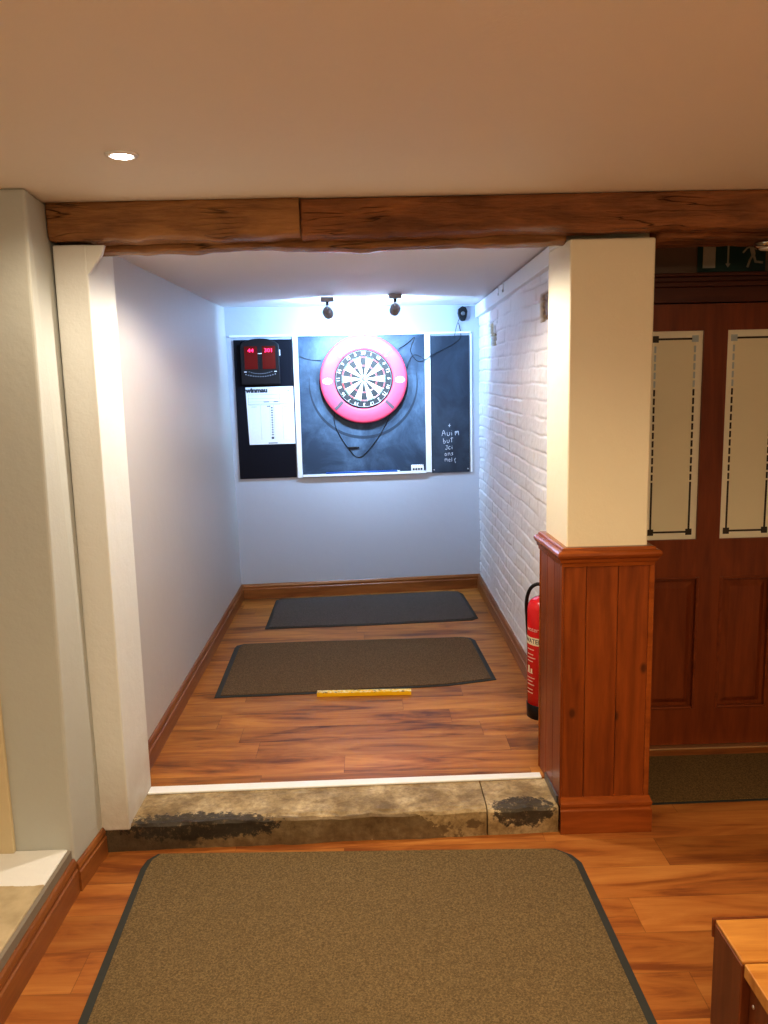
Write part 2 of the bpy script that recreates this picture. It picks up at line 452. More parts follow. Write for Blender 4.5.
# painted brick wall: a height field of courses, joints and holes
def brick_wall():
    Y0, Y1, Z0, Z1 = 3.50, 6.72, S, 2.46
    ny, nz = 400, 400
    ys = np.linspace(Y0, Y1, ny); zs = np.linspace(Z0, Z1, nz)
    YY, ZZ = np.meshgrid(ys, zs)
    rng = np.random.RandomState(3)
    def vn(Y, Z, sc, seed):
        r = np.random.RandomState(seed); g = r.rand(160, 160)
        a, b = Y*sc, Z*sc; i, j = np.floor(a).astype(int), np.floor(b).astype(int)
        u, v = a-i, b-j; u = u*u*(3-2*u); v = v*v*(3-2*v)
        G = lambda p, q: g[p % 160, q % 160]
        return (G(i, j)*(1-u)+G(i+1, j)*u)*(1-v)+(G(i, j+1)*(1-u)+G(i+1, j+1)*u)*v - .5
    ch, bl = .086, .25
    zz = ZZ + .018*vn(YY, ZZ, 2.2, 1) + .008*vn(YY, ZZ, 9, 2)
    row = np.floor(zz/ch).astype(int); fz = (zz/ch-row)*ch
    jit = rng.rand(80)
    yy = YY + .012*vn(YY, ZZ, 8, 4) + (row % 2)*bl/2 + jit[row % 80]*.05
    colm = np.floor(yy/bl).astype(int); fy = (yy/bl-colm)*bl
    dv = np.minimum(fy, bl-fy)
    vfill = np.clip(vn(YY, ZZ, 6.0, 21)*2.4+.55, .08, .8)
    d = np.minimum(fz, ch-fz)
    d = d + .004*vn(YY, ZZ, 30, 5)
    t = np.clip(d/.009, 0, 1); t = t*t*(3-2*t)
    tv = np.clip((dv + .004*vn(YY, ZZ, 30, 5))/.011, 0, 1); tv = 1-(1-tv*tv*(3-2*tv))*vfill
    t = np.minimum(t, tv)
    pb = rng.rand(80, 80)[row % 80, colm % 80]
    fill = np.clip(vn(YY, ZZ, 3.0, 8)*2.2+.75, .25, 1)     # some joints are filled with paint
    h = .009*(t-1)*fill + .005*(pb-.5)*t + .003*vn(YY, ZZ, 18, 6)*t + .010*vn(YY, ZZ, 5, 7) + .003*vn(YY, ZZ, 45, 9)
    joint = (1-t)*fill
    bare = np.zeros_like(h)
    def hole(y0, y1, z0, z1, dep, b=1):
        nonlocal h, bare
        e = .012*vn(YY, ZZ, 22, 11)
        m = ((YY+e*2 > y0) & (YY+e*2 < y1) & (ZZ+e > z0) & (ZZ+e < z1))
        h = np.where(m, h-dep, h)
        if b: bare = np.where(m, 1, bare)
    hole(5.84, 6.08, 2.065, 2.15, .03); hole(5.96, 6.22, 2.13, 2.23, .025); hole(5.80, 5.93, 2.10, 2.20, .05)
    hole(6.16, 6.20, 2.20, 2.34, .012, 0); hole(5.72, 5.76, 2.20, 2.29, .012, 0)
    hole(4.04, 4.38, 2.125, 2.265, .02); hole(4.04, 4.24, 2.155, 2.255, .045)
    X = .90 - h
    co = np.stack([X, YY, ZZ], -1).reshape(-1, 3)
    idx = np.arange(ny*nz).reshape(nz, ny)
    q = np.stack([idx[:-1, :-1], idx[1:, :-1], idx[1:, 1:], idx[:-1, 1:]], -1).reshape(-1, 4)
    me = bpy.data.meshes.new('wall_brick')
    nb = len(co)
    me.vertices.add(nb); me.vertices.foreach_set('co', co.astype(np.float32).ravel())
    me.loops.add(q.size); me.loops.foreach_set('vertex_index', q.astype(np.int32).ravel())
    me.polygons.add(len(q)); me.polygons.foreach_set('loop_start', np.arange(0, q.size, 4, dtype=np.int32))
    me.polygons.foreach_set('use_smooth', np.ones(len(q), dtype=bool))
    me.update(calc_edges=True); me.validate()
    for nm, arr in (('bare', bare), ('joint', joint)):
        a = me.attributes.new(nm, 'FLOAT', 'POINT'); a.data.foreach_set('value', arr.astype(np.float32).ravel())
    me.materials.append(M['brick'])
    o = bpy.data.objects.new('wall_brick', me); COL.objects.link(o); return struct(o)
brick_wall()
struct(B('wall_right', M['wall'], (.965, 1.10, 3.495, 6.95, 0, 2.45)))
# white boxed-in strip along the top of the brick wall
bm = bmesh.new()
hexa(bm, [(.868, 3.50, 2.378), (.868, 6.69, 2.305), (.93, 6.69, 2.305), (.93, 3.50, 2.378)],
         [(.868, 3.50, 2.462), (.868, 6.69, 2.400), (.93, 6.69, 2.400), (.93, 3.50, 2.462)])
struct(finish('trim_1', bm, M['trimw'], bevel=.003))

# pillar
bm = bmesh.new()
prism(bm, [(.766, 3.172), (1.084, 3.172), (1.086, 3.505), (.756, 3.505)], 0, 2.354)
prism(bm, [(.764, 3.283), (1.098, 3.283), (1.098, 3.505), (.757, 3.505)], 2.354, 2.474)
struct(finish('wall_pillar', bm, M['cream'], bevel=.008, seg=3))

# lobby with the door
struct(B('wall_lobby', M['lobby'], (1.10, 3.2, 3.955, 4.10, 2.30, 2.5), (2.14, 3.2, 3.955, 4.10, 0, 2.30), (1.0, 1.19, 3.955, 4.1, 0, 2.3)))
struct(B('wall_lobby_rear', M['wall'], (1.1, 2.3, 4.12, 4.18, 0, 2.3)))
struct(B('wall_east', M['wall'], (2.9, 3.0, -2.3, 4.0, 0, 2.5)))
struct(B('wall_front', M['wall'], (-2.0, 3.0, -2.3, -2.2, 0, 2.5)))

# ------------------------------------------------------------------ skirting
def skirting(name, p0, p1, side, z, mat, h=.12, t=.018, cut0=0):
    """moulded board from p0 to p1; side = +1/-1: which way its face looks (left of travel = +1)"""
    p0, p1 = Vector((*p0, 0)), Vector((*p1, 0)); d = (p1-p0).normalized(); n = Vector((-d.y, d.x, 0)) * side
    prof = [(0, 0), (t, 0), (t, h*.66), (t*.72, h*.70), (t*.72, h*.78), (t*.85, h*.83), (t*.55, h*.95), (t*.25, h), (0, h)]
    bm = bmesh.new()
    a = [bm.verts.new(p0 + n*u + Vector((0, 0, z+v))) for u, v in prof]
    b = [bm.verts.new(p1 + n*u + Vector((0, 0, z+v))) for u, v in prof]
    bm.faces.new(a); bm.faces.new(b[::-1])
    for i in range(len(prof)): 
        j = (i+1) % len(prof); bm.faces.new((a[i], a[j], b[j], b[i]))
    return struct(finish(name, bm, mat))
skirting('baseboard_left', (-1.047, 3.43), (-1.047, 6.55), -1, S, M['skirt'])
skirting('baseboard_back', (-1.045, W(-1.045, 0).y), (.90, W(.90, 0).y), -1, S, M['skirtx'])
skirting('baseboard_right', (.898, 3.50), (.898, 6.69), 1, S, M['skirt'], t=.022)
skirting('baseboard_stub', (-1.123, 2.862), (-1.101, 3.105), -1, 0, M['skirt'], .115, .016)
skirting('baseboard_bar', (-1.170, .2), (-1.132, 2.858), -1, 0, M['skirt'], .135, .018)

# ------------------------------------------------------------------ stone step and white threshold
def rough_block(name, x0, x1, y0, y1, z0, z1, nx, ny, nz, amp, mat, seed, nos=.02, yskew=0):
    bm = bmesh.new()
    bmesh.ops.create_cube(bm, size=1)
    bmesh.ops.subdivide_edges(bm, edges=[e for e in bm.edges if abs((e.verts[0].co-e.verts[1].co).x) > .5], cuts=nx, use_grid_fill=True)
    bmesh.ops.subdivide_edges(bm, edges=[e for e in bm.edges if abs((e.verts[0].co-e.verts[1].co).y) > .5], cuts=ny, use_grid_fill=True)
    bmesh.ops.subdivide_edges(bm, edges=[e for e in bm.edges if abs((e.verts[0].co-e.verts[1].co).z) > .5], cuts=nz, use_grid_fill=True)
    for v in bm.verts:
        u, w, s = v.co.x+.5, v.co.y+.5, v.co.z+.5
        p = Vector((x0+(x1-x0)*u, y0+(y1-y0)*w + yskew*u, z0+(z1-z0)*s))
        q = p*7 + Vector((seed, 0, 0))
        nn = noise.noise_vector(q) + .5*noise.noise_vector(q*3.1)
        k = amp
        if s > .99 and w > .8: k = amp*.15
        dz = nn.z*k*(1 if s > .4 else 0); dy = nn.y*k*(1 if w < .9 else 0)
        if w < .12 and s > .9:       # rounded, chipped nosing
            dy += nos*(.6+.8*noise.noise(q*1.7)); dz -= nos*.45*(.6+noise.noise(q*2.3))
        p += Vector((0, dy, dz)); v.co = p
    return finish(name, bm, mat, smooth=False)
s1 = rough_block('stone_step', -1.098, .446, 3.118, 3.375, 0, S-.002, 90, 14, 7, .007, M['stone'], 3, .014, .03)
tag(s1, 'long worn sandstone slab of the step with flaked black paint on its nosing', 'stone step')
s2 = rough_block('stone_step', .451, .742, 3.150, 3.385, 0, S-.002, 20, 14, 7, .006, M['stone'], 9, .012, .006)
tag(s2, 'short sandstone slab of the step against the panelled pillar, black patch on top', 'stone step')
bm = bmesh.new()
prism(bm, [(-.984, 3.352), (.722, 3.388), (.722, 3.432), (-.984, 3.412)], S-.001, S+.008)
th = finish('threshold_strip', bm, M['strip'], bevel=.003)
tag(th, 'white plastic edging strip between laminate floor and stone step', 'threshold strip')

# ------------------------------------------------------------------ oak beams
def timber(name, x0, x1, y0, y1, z0, z1, mat, seed, amp=.008, zoff=None, n=150):
    prof = []
    ny, nz = 10, 8
    for i in range(nz+1): prof.append((y0 + (.0 if i < nz else .004), z1-(z1-z0)*.90*i/nz))
    prof += [(y0+.010, z0+.006), (y0+.035, z0)]
    for i in range(1, ny+1): prof.append((y0+.035+(y1-y0-.035)*i/ny, z0))
    prof += [(y1, z0+(z1-z0)*.5), (y1, z1)]
    bm = bmesh.new(); rings = []
    for k in range(n+1):
        x = x0+(x1-x0)*k/n; ring = []
        for (y, z) in prof:
            q = Vector((x*1.6, y*9, z*9)) + Vector((seed, 0, 0))
            nn = noise.noise_vector(q) + .45*noise.noise_vector(q*2.7) + .2*noise.noise_vector(Vector((x*20, y*30, z*30)))
            f = 1 if z < z1-.005 else .25
            g = .010*noise.noise(Vector((x*2.6+seed, 0, 5)))+.006*noise.noise(Vector((x*11+seed, 0, 5))) if z < z0+.02 else 0
            zz = z + nn.z*amp*f + g
            ring.append(bm.verts.new((x, y+nn.y*amp*.9, min(zz, 2.499) if z1 > 2.45 else zz)))
        rings.append(ring)
    m = len(prof)
    for k in range(n):
        for i in range(m):
            j = (i+1) % m; bm.faces.new((rings[k][i], rings[k][j], rings[k+1][j], rings[k+1][i]))
    bm.faces.new(rings[0]); bm.faces.new(rings[-1][::-1])
    return finish(name, bm, mat, smooth=True)
b1 = timber('oak_beam', -1.112, -.222, 3.085, 3.215, 2.368, 2.499, M['beam'], 2.3, .010)
tag(b1, 'rough hewn oak beam end above the white jamb, lighter and slightly thicker', 'beam')
b2 = timber('oak_beam', -.218, 2.88, 3.096, 3.215, 2.370, 2.497, M['beamd'], 8.1, .011, n=320)
tag(b2, 'long dark rough oak beam running over the cream pillar towards the door', 'beam')
b3 = timber('oak_beam', 1.108, 2.88, 3.225, 3.44, 2.354, 2.49, M['beamd'], 12.5, .010, n=120)
tag(b3, 'dark oak beam at the lobby ceiling between the pillar and the exit sign', 'beam')
bb = timber('oak_beam', -.985, .764, 3.225, 3.284, 2.343, 2.40, M['beam'], 5.5, .008, n=200)
tag(bb, 'thin ragged timber lip tucked behind and below the main beam over the opening', 'beam')

# ------------------------------------------------------------------ panelling round the pillar
pn = empty('wainscot_panelling', (.93, 3.15, 0), 0, 'stained pine tongue and groove panelling round the foot of the cream pillar', 'panelling')
def PB(name, mat, bx, bevel=0):       # box in world coordinates, parented
    b = list(bx); b[0] -= .93; b[1] -= .93; b[2] -= 3.15; b[3] -= 3.15
    return B(name, mat, tuple(b), parent=pn, bevel=bevel)
for x0, x1 in ((.752, .841), (.842, .966), (.967, 1.088)):
    PB('board', M['pine'], (x0, x1, 3.152, 3.170, .13, 1.145), .0035)
sk = lambda y: .7475 - .014*(y-3.15)/.35
for i in range(3):
    ya, yb = 3.172+.108*i, 3.172+.108*(i+1)-.001
    bm = bmesh.new(); prism(bm, [(sk(ya)-.93, ya-3.15), (.756-.93, ya-3.15), (.756-.93, yb-3.15), (sk(yb)-.93, yb-3.15)], S+.001, 1.145)
    finish('board', bm, M['pine'], pn, bevel=.003)
PB('corner_bead', M['pine'], (.743, .753, 3.147, 3.172, .12, 1.145), .004)
PB('corner_bead', M['pinex'], (1.088, 1.110, 3.150, 3.172, .13, 1.145), .004)
bm = bmesh.new(); prism(bm, [(.7305-.93, .347), (.756-.93, .347), (.756-.93, .361), (.7300-.93, .361)], S+.001, 1.145)
finish('corner_bead', bm, M['piney'], pn, bevel=.003)
for i in range(3):
    PB('board', M['pine'], (1.086, 1.104, 3.173+.107*i, 3.173+.107*(i+1)-.001, .13, 1.145), .003)
# cap moulding swept round three sides
def sweep(name, path, prof, mat, parent, z=0):
    """path: [(x,y)] in parent space with outward normals by mitre; prof: [(out,z)] closed"""
    P = [Vector(p) for p in path]; bm = bmesh.new(); rings = []
    for i, p in enumerate(P):
        ds = []
        if i > 0: ds.append((p-P[i-1]).normalized())
        if i < len(P)-1: ds.append((P[i+1]-p).normalized())
        ns = [Vector((-d.y, d.x)) * -1 for d in ds]
        m = sum(ns, Vector((0, 0))).normalized(); m = m / max(.3, m.dot(ns[0]))
        rings.append([bm.verts.new((p.x+m.x*o, p.y+m.y*o, z+h)) for o, h in prof])
    n = len(prof)
    for i in range(len(rings)-1):
        for k in range(n):
            j = (k+1) % n; bm.faces.new((rings[i][k], rings[i][j], rings[i+1][j], rings[i+1][k]))
    bm.faces.new(rings[0]); bm.faces.new(rings[-1][::-1])
    return finish(name, bm, mat, parent)
path = [(.7305-.93, .362), (.7475-.93, 0), (1.102-.93, 0), (1.102-.93, .345)]
capprof = [(-.015, 1.120), (.004, 1.120), (.006, 1.135), (.012, 1.138), (.014, 1.150), (.022, 1.158), (.027, 1.168), (.025, 1.177), (.018, 1.182), (.008, 1.184), (.005, 1.192), (0, 1.195), (-.03, 1.195), (-.03, 1.15)]
sweep('cap_moulding', path, capprof, M['pinex'], pn)
skp = [(-.004, .001), (.014, .001), (.014, .100), (.009, .106), (.009, .112), (.013, .120), (.014, .132), (.009, .142), (.004, .156), (-.004, .156)]
sweep('skirting', [(.7475-.93, 0), (1.108-.93, 0), (1.108-.93, .345)], skp, M['pinex'], pn)
bm = bmesh.new(); prism(bm, [(.733-.93, .235), (.741-.93, .235), (.744-.93, .03), (.736-.93, .03)], S-.002, S+.03)
finish('metal_edging', bm, M['grey'], pn)
pn.children[-1].location = (0, 0, 0)

# ------------------------------------------------------------------ door in the lobby
DY = 3.90
px = [(1.312, 1.570), (1.680, 1.938)]
lx = [(1.315, 1.590), (1.690, 1.950)]
bm = bmesh.new()
X0, X1, ZT = 1.212, 2.048, 2.165
# stiles and rails around real openings
for a, b in ((X0, 1.312), (1.570, 1.680), (1.938, X1)):
    box(bm, a, b, DY, DY+.042, 1.06, 2.045)
for a, b in ((X0, 1.315), (1.590, 1.690), (1.950, X1)):
    box(bm, a, b, DY, DY+.042, .20, .875)
for a, b in ((.012, .20), (.875, 1.06), (2.045, ZT)):
    box(bm, X0, X1, DY, DY+.042, a, b)
dr = struct(finish('door_1', bm, M['door'], bevel=.0))
for a, b in px:
    p = B('glass_pane', M['frost'], (a-.004, b+.004, DY+.016, DY+.022, 1.056, 2.049), parent=dr)
    m = .036
    f = bmesh.new()
    for q in ((a, a+m-.004, 1.06, 2.045), (b-m+.004, b, 1.06, 2.045), (a+m-.004, b-m+.004, 1.06, 1.06+m-.004), (a+m-.004, b-m+.004, 2.045-m+.004, 2.045)):
        box(f, q[0], q[1], DY+.0145, DY+.0165, q[2], q[3])
    finish('etched_border', f, M['frostl'], p)
    f = bmesh.new(); yy = (DY+.0140, DY+.0155)
    za, zb = 1.06+m, 2.045-m
    def lineb(x0, x1, z0, z1, mi=0): box(f, x0, x1, yy[0], yy[1], z0, z1, mi)
    for cx in (a+m, b-m):
        for cz, mi in ((za, 0), (zb, 0 if cx < 1.5 else 1)): lineb(cx-.015, cx+.015, cz-.015, cz+.015, mi)
        z = za+.013
        lineb(cx-.0045, cx+.0045, z, z+.23); z += .238
        while z < zb-.03: lineb(cx-.0045, cx+.0045, z, z+.030, 0 if z < 1.75 else 1); z += .040
    lineb(a+m+.013, b-m-.013, za-.0045, za+.0045); lineb(a+m+.013, b-m-.013, zb-.0045, zb+.0045)
    finish('clear_line', f, [M['clear'], M['clearb']], p)
for a, b in lx:
    f = bmesh.new()
    box(f, a-.002, b+.002, DY+.022, DY+.034, .198, .877)
    hexa(f, [(a+.03, DY+.022, .23), (b-.03, DY+.022, .23), (b-.03, DY+.022, .845), (a+.03, DY+.022, .845)],
            [(a+.055, DY+.008, .255), (b-.055, DY+.008, .255), (b-.055, DY+.008, .82), (a+.055, DY+.008, .82)])
    finish('door_panel', f, M['door'], dr)
    f = bmesh.new()
    for q in ((a, a+.014, .20, .875), (b-.014, b, .20, .875), (a+.014, b-.014, .20, .214), (a+.014, b-.014, .861, .875)):
        box(f, q[0], q[1], DY-.004, DY+.022, q[2], q[3])
    finish('panel_moulding', f, M['doorx'], dr, bevel=.005)
struct(B('trim_door', M['doord'], (1.12, 1.208, DY-.01, DY+.055, 0, 2.19), (2.052, 2.14, DY-.01, DY+.055, 0, 2.19), (1.12, 2.14, DY-.01, DY+.055, 2.17, 2.24),
         (1.11, 2.16, DY-.03, DY+.055, 2.24, 2.262), (1.11, 2.16, DY-.018, DY+.055, 2.262, 2.285), (1.10, 2.17, DY-.035, DY+.055, 2.285, 2.300), bevel=.004))
tb = B('door_threshold', M['brass'], (1.215, 2.035, DY-.035, DY+.03, 0, .010), bevel=.003)
tag(tb, 'thin worn metal threshold bar on the floor under the panelled door', 'threshold')

# exit sign and small lamp
ex = empty('exit_sign', (1.702, 3.953, 2.383), 0, 'dark green emergency exit sign with arrow and running figure above the door', 'sign')
B('sign_panel', M['green'], (-.158, .158, -.008, 0, -.072, .085), parent=ex, bevel=.002)
B('door_symbol', M['exitw'], (-.135, -.077, -.010, -.008, -.055, .070), parent=ex)
f = bmesh.new()
box(f, -.022, -.014, -.010, -.008, -.040, .070); prism_xz(f, [(-.030, -.036), (-.006, -.036), (-.018, -.054)], -.010, -.008)
finish('arrow', f, M['exitw'], ex)
f = bmesh.new()
def limb(pts, w):
    for (x0, z0), (x1, z1) in zip(pts, pts[1:]):
        d = Vector((x1-x0, z1-z0)).normalized(); n = Vector((-d.y, d.x))*w/2; e = d*w*.3
        prism_xz(f, [(x0-e.x+n.x, z0-e.y+n.y), (x1+e.x+n.x, z1+e.y+n.y), (x1+e.x-n.x, z1+e.y-n.y), (x0-e.x-n.x, z0-e.y-n.y)], -.010, -.008)
limb([(.088, .045), (.098, .005)], .020)
limb([(.090, .040), (.068, .030), (.052, .012)], .008)
limb([(.094, .040), (.112, .026), (.125, .034)], .008)
limb([(.098, .002), (.084, -.022), (.074, -.052)], .010)
limb([(.100, .002), (.110, -.030), (.142, -.034)], .010)
prism_xz(f, [(.086+.012*math.cos(a*PI/6), .066+.012*math.sin(a*PI/6)) for a in range(12)], -.010, -.008)
finish('running_figure', f, M['exitw'], ex)

sl = empty('beam_lamp', (1.585, 3.335, 2.352), 0, 'small round silver light fixed under the dark beam just before the exit sign', 'lamp')
bm = bmesh.new(); lathe(bm, [(.060, 0), (.060, -.008), (.054, -.018), (.045, -.024), (.040, -.0245)], 28); finish('lamp_body', bm, M['chrome'], sl, smooth=True)
bm = bmesh.new(); lathe(bm, [(.040, -.0245), (.034, -.030), (.008, -.033)], 24); finish('lamp_lens', bm, M['white'], sl, smooth=True)

# ------------------------------------------------------------------ mats
def mat_obj(name, outline, inner, z, pile, label, top=.009):
    c = sum((Vector(p) for p in outline), Vector((0, 0)))/len(outline)
    e = empty(name, (c.x, c.y, z), 0, label, 'mat')
    bm = bmesh.new(); prism(bm, [(x-c.x, y-c.y) for x, y in outline], .0005, top*.5); finish('rubber_edge', bm, M['rubber'], e, bevel=.0015)
    bm = bmesh.new(); prism(bm, [(x-c.x, y-c.y) for x, y in inner], top*.5, top); finish('carpet_pile', bm, pile, e, bevel=.002)
    return e
mat_obj('entrance_mat', [(-.887, 1.75), (-.925, 2.985), (-.915, 3.045), (-.88, 3.088), (.70, 3.032), (.757, 2.985), (.782, 2.93), (.80, 1.72)],
        [(-.855, 1.77), (-.900, 2.97), (-.893, 3.04), (-.868, 3.082), (.690, 3.027), (.735, 2.985), (.756, 2.93), (.770, 1.74)], 0, M['carpet'],
        'large brown carpet mat with dark rubber edge on the bar floor before the step')
mat_obj('entrance_mat', [(-.892, 4.428), (-.912, 5.29), (-.905, 5.34), (-.86, 5.372), (-.50, 5.385), (.60, 5.39), (.655, 5.365), (.680, 5.31), (.708, 4.582), (.66, 4.568), (.42, 4.508), (.10, 4.485), (-.4, 4.445)],
        [(-.862, 4.452), (-.880, 5.28), (-.865, 5.335), (-.83, 5.352), (-.50, 5.365), (.59, 5.370), (.635, 5.345), (.652, 5.29), (.680, 4.596), (.64, 4.585), (.41, 4.528), (.10, 4.505), (-.4, 4.465)], S, M['carpet2'],
        'brown carpet mat lying behind the yellow throw line in the alcove')
mat_obj('entrance_mat', [(-.762, 5.70), (-.765, 6.46), (-.73, 6.505), (.60, 6.60), (.70, 6.585), (.735, 6.50), (.768, 5.82), (.72, 5.775), (0, 5.72)],
        [(-.738, 5.722), (-.740, 6.445), (-.71, 6.485), (.60, 6.58), (.68, 6.565), (.712, 6.49), (.742, 5.83), (.70, 5.797), (0, 5.742)], S, M['carpet3'],
        'dark grey carpet mat closest to the skirting below the dartboard')
mat_obj('entrance_mat', [(1.116, 3.345), (2.10, 3.36), (2.10, 3.80), (1.116, 3.80)], [(1.125, 3.355), (2.09, 3.37), (2.09, 3.79), (1.125, 3.79)], 0, M['carpetd'],
        'dark brown doormat in the lobby at the foot of the panelled door')

# yellow throw line
bm = bmesh.new(); prism(bm, [(-.319, 4.404), (.205, 4.392), (.206, 4.432), (-.318, 4.443)], S+.0005, S+.024)
o = finish('throw_line', bm, M['oche'], bevel=.002)
tag(o, 'chipped yellow throw line bar on the floor at the front of the middle mat', 'throw line')

# ------------------------------------------------------------------ bench (lower corner)
bn = empty('wooden_bench', (1.3, 1.6, 0), 0, 'low wooden bench with golden planked top and dark end panel on the bar floor', 'bench')
def BB(name, mat, bx, bevel=.003): 
    b = list(bx); b[0] -= 1.3; b[1] -= 1.3; b[2] -= 1.6; b[3] -= 1.6; return B(name, mat, tuple(b), parent=bn, bevel=bevel)
BB('leg', M['benchd'], (.872, .96, 1.795, 1.955, 0, .441)); BB('leg', M['benchd'], (1.66, 1.75, 1.795, 1.955, 0, .441))
BB('end_rail', M['benchd'], (.96, 1.66, 1.82, 1.94, .30, .441))
BB('end_plank', M['bench'], (.874, 1.75, 1.795, 1.953, .4415, .452))
BB('edge_trim', M['benchd'], (.868, 1.755, 1.954, 1.962, .40, .4525), .002)
BB('seat_plank', M['bench'], (.876, 1.75, 1.02, 1.790, .414, .450), .003)
BB('side_panel', M['benchd'], (.893, .915, 1.05, 1.790, .05, .413)); BB('side_panel', M['benchd'], (1.70, 1.722, 1.05, 1.790, .05, .413))
BB('leg', M['benchd'], (.88, .96, 1.02, 1.049, 0, .413)); BB('leg', M['benchd'], (1.66, 1.74, 1.02, 1.049, 0, .413))
bm = bmesh.new(); lathe(bm, [(.005, -.0005), (.0055, -.0025), (.003, -.004)], 12, 'x', (.893-1.3, 1.765-1.6, .352)); finish('screw', bm, M['screw'], bn, smooth=True)

# ------------------------------------------------------------------ back wall boards
def wallthing(name, x, z, d, label, cat, group=None):
    o = empty(name, W(x, z, d), TH, label, cat, group); return o
def screw(x, z, y, parent, r=.006):
    bm = bmesh.new(); lathe(bm, [(r, 0), (r, -.002), (r*.5, -.0035)], 12, 'y', (x, y, z)); finish('screw', bm, M['screw'], parent, smooth=True)
# white battens that frame the boards
def batten(name, x0, x1, z0, z1, t):
    p = W((x0+x1)/2, 0)
    o = B(name, M['trimw'], (-(x1-x0)/2, (x1-x0)/2, -t, .0, z0, z1), bevel=.002); o.location = (p.x, p.y, 0); o.rotation_euler = (0, 0, TH); struct(o)
batten('trim_2', -1.045, .835, 2.188, 2.203, .020)
batten('trim_3', -.562, -.524, 1.09, 2.187, .022)
batten('trim_4', .464, .508, 1.10, 2.187, .022)
batten('trim_5', .826, .840, 1.09, 2.187, .014)
batten('trim_6', -.523, .463, 1.094, 1.112, .030)

bl = wallthing('score_board', -.79, 1.63, 0, 'narrow plain black board behind the electronic scorer and score sheet', 'board')
B('board_panel', M['blackboard'], (-.224, .222, -.014, -.0005, -.535, .538), parent=bl, bevel=.002)
bc = wallthing('chalkboard', -.03, 1.648, 0, 'large square slate blue chalkboard smeared with chalk behind the dartboard', 'chalkboard')
B('board_panel', M['slate'], (-.491, .491, -.012, -.0005, -.532, .538), parent=bc, bevel=.002)
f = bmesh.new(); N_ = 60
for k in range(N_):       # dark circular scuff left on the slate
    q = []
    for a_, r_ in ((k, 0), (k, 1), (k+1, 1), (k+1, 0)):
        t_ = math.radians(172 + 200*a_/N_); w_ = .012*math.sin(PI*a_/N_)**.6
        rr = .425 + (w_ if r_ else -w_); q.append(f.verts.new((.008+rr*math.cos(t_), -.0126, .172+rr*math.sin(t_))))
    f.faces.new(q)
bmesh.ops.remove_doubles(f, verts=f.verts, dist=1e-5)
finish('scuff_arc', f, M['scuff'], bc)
br = wallthing('chalkboard', .665, 1.632, 0, 'tall narrow dark chalkboard with a few handwritten chalk lines', 'chalkboard')
B('board_panel', M['slated'], (-.153, .153, -.014, -.0005, -.541, .541), parent=br, bevel=.002)
for x in (-.138, .138): screw(x, -.515, -.0145, br)
# chalk handwriting: strokes
G = {
 'A': [[(0, 0), (.35, 1), (.7, .1)], [(.1, .45), (.65, .5)]], 'n': [[(0, .6), (.05, 0)], [(.03, .45), (.3, .62), (.5, .4), (.52, 0)]],
 'u': [[(0, .6), (.05, .1), (.3, 0), (.5, .2), (.52, .6)]], 'i': [[(.1, .55), (.12, 0)], [(.12, .85), (.14, .8)]],
 'm': [[(0, .7), (.04, 0)], [(.02, .5), (.25, .7), (.34, .3)], [(.34, .5), (.6, .7), (.72, 0)]],
 'b': [[(0, 1), (.05, 0), (.4, .1), (.4, .45), (.05, .5)]], 't': [[(.25, 1), (.25, 0)], [(0, .8), (.6, .85)]],
 'J': [[(.45, .9), (.42, .1), (.15, 0), (0, .2)], [(.1, .9), (.6, .9)]], 'c': [[(.5, .65), (.15, .6), (0, .3), (.2, 0), (.5, .1)]],
 'e': [[(0, .35), (.45, .4), (.3, .65), (.05, .5), (.1, .05), (.5, .05)]], 'l': [[(.1, 1), (.1, 0)]],
 'o': [[(.25, .6), (0, .35), (.2, 0), (.45, .25), (.25, .6)]], 's': [[(.45, .6), (.1, .55), (.4, .25), (.05, 0)]], '(': [[(.4, .9), (.1, .5), (.35, -.3)]],
 'x': [[(0, .6), (.45, 0)], [(.45, .6), (0, 0)]], '-': [[(0, .4), (.9, .45)]], 'r': [[(0, .6), (.05, 0)], [(.03, .4), (.35, .6)]], '+': [[(0, .4), (.7, .35)], [(.4, .9), (.35, 0)]],
}
def scrawl(word, x, z, h, slope=0):
    f = bmesh.new()
    for ch in word:
        if ch == ' ': x += h*.6; continue
        for st in G[ch]:
            pts = [(x+a*h*.9, -.0148, z+b*h+slope*(a*h)) for a, b in st]
            if len(pts) > 2: pts = spline(pts, 4)
            tube(f, pts, .0020, 5)
        x += h*(.95 if ch in 'Am' else .72); z += slope*h
    finish('chalk_word', f, M['chalk'], br)
scrawl('+', -.02, -.175, .03); scrawl('Auim', -.072, -.245, .045, .02); scrawl('but', -.060, -.305, .040, .08)
scrawl('Jci', -.045, -.355, .035, .04); scrawl('ons', -.050, -.405, .036, .02); scrawl('mel(', -.050, -.450, .032, -.05)

# chalk rail things
o = wallthing('marker_pen', -.04, 1.1125, .021, 'long blue pointer stick resting on the white rail under the chalkboard', 'stick')
bm = bmesh.new(); tube(bm, [(-.30, 0, .007), (.27, 0, .007)], .0068, 10); finish('stick_shaft', bm, M['bluepen'], o, smooth=True)
bm = bmesh.new(); tube(bm, [(.2701, 0, .007), (.292, 0, .007)], [.0068, .003], 10); finish('stick_tip', bm, M['white'], o, smooth=True)
o = wallthing('chalk_box', .392, 1.1125, .021, 'small open white box of chalk on the rail corner of the chalkboard', 'box')
f = bmesh.new(); 
for q in ((-.05, .05, -.009, -.007, 0, .035), (-.05, .05, .006, .008, 0, .05), (-.05, -.048, -.007, .006, 0, .045), (.048, .05, -.007, .006, 0, .035), (-.048, .048, -.007, .006, 0, .002)): box(f, *q)
finish('box_body', f, M['paper'], o)
f = bmesh.new()
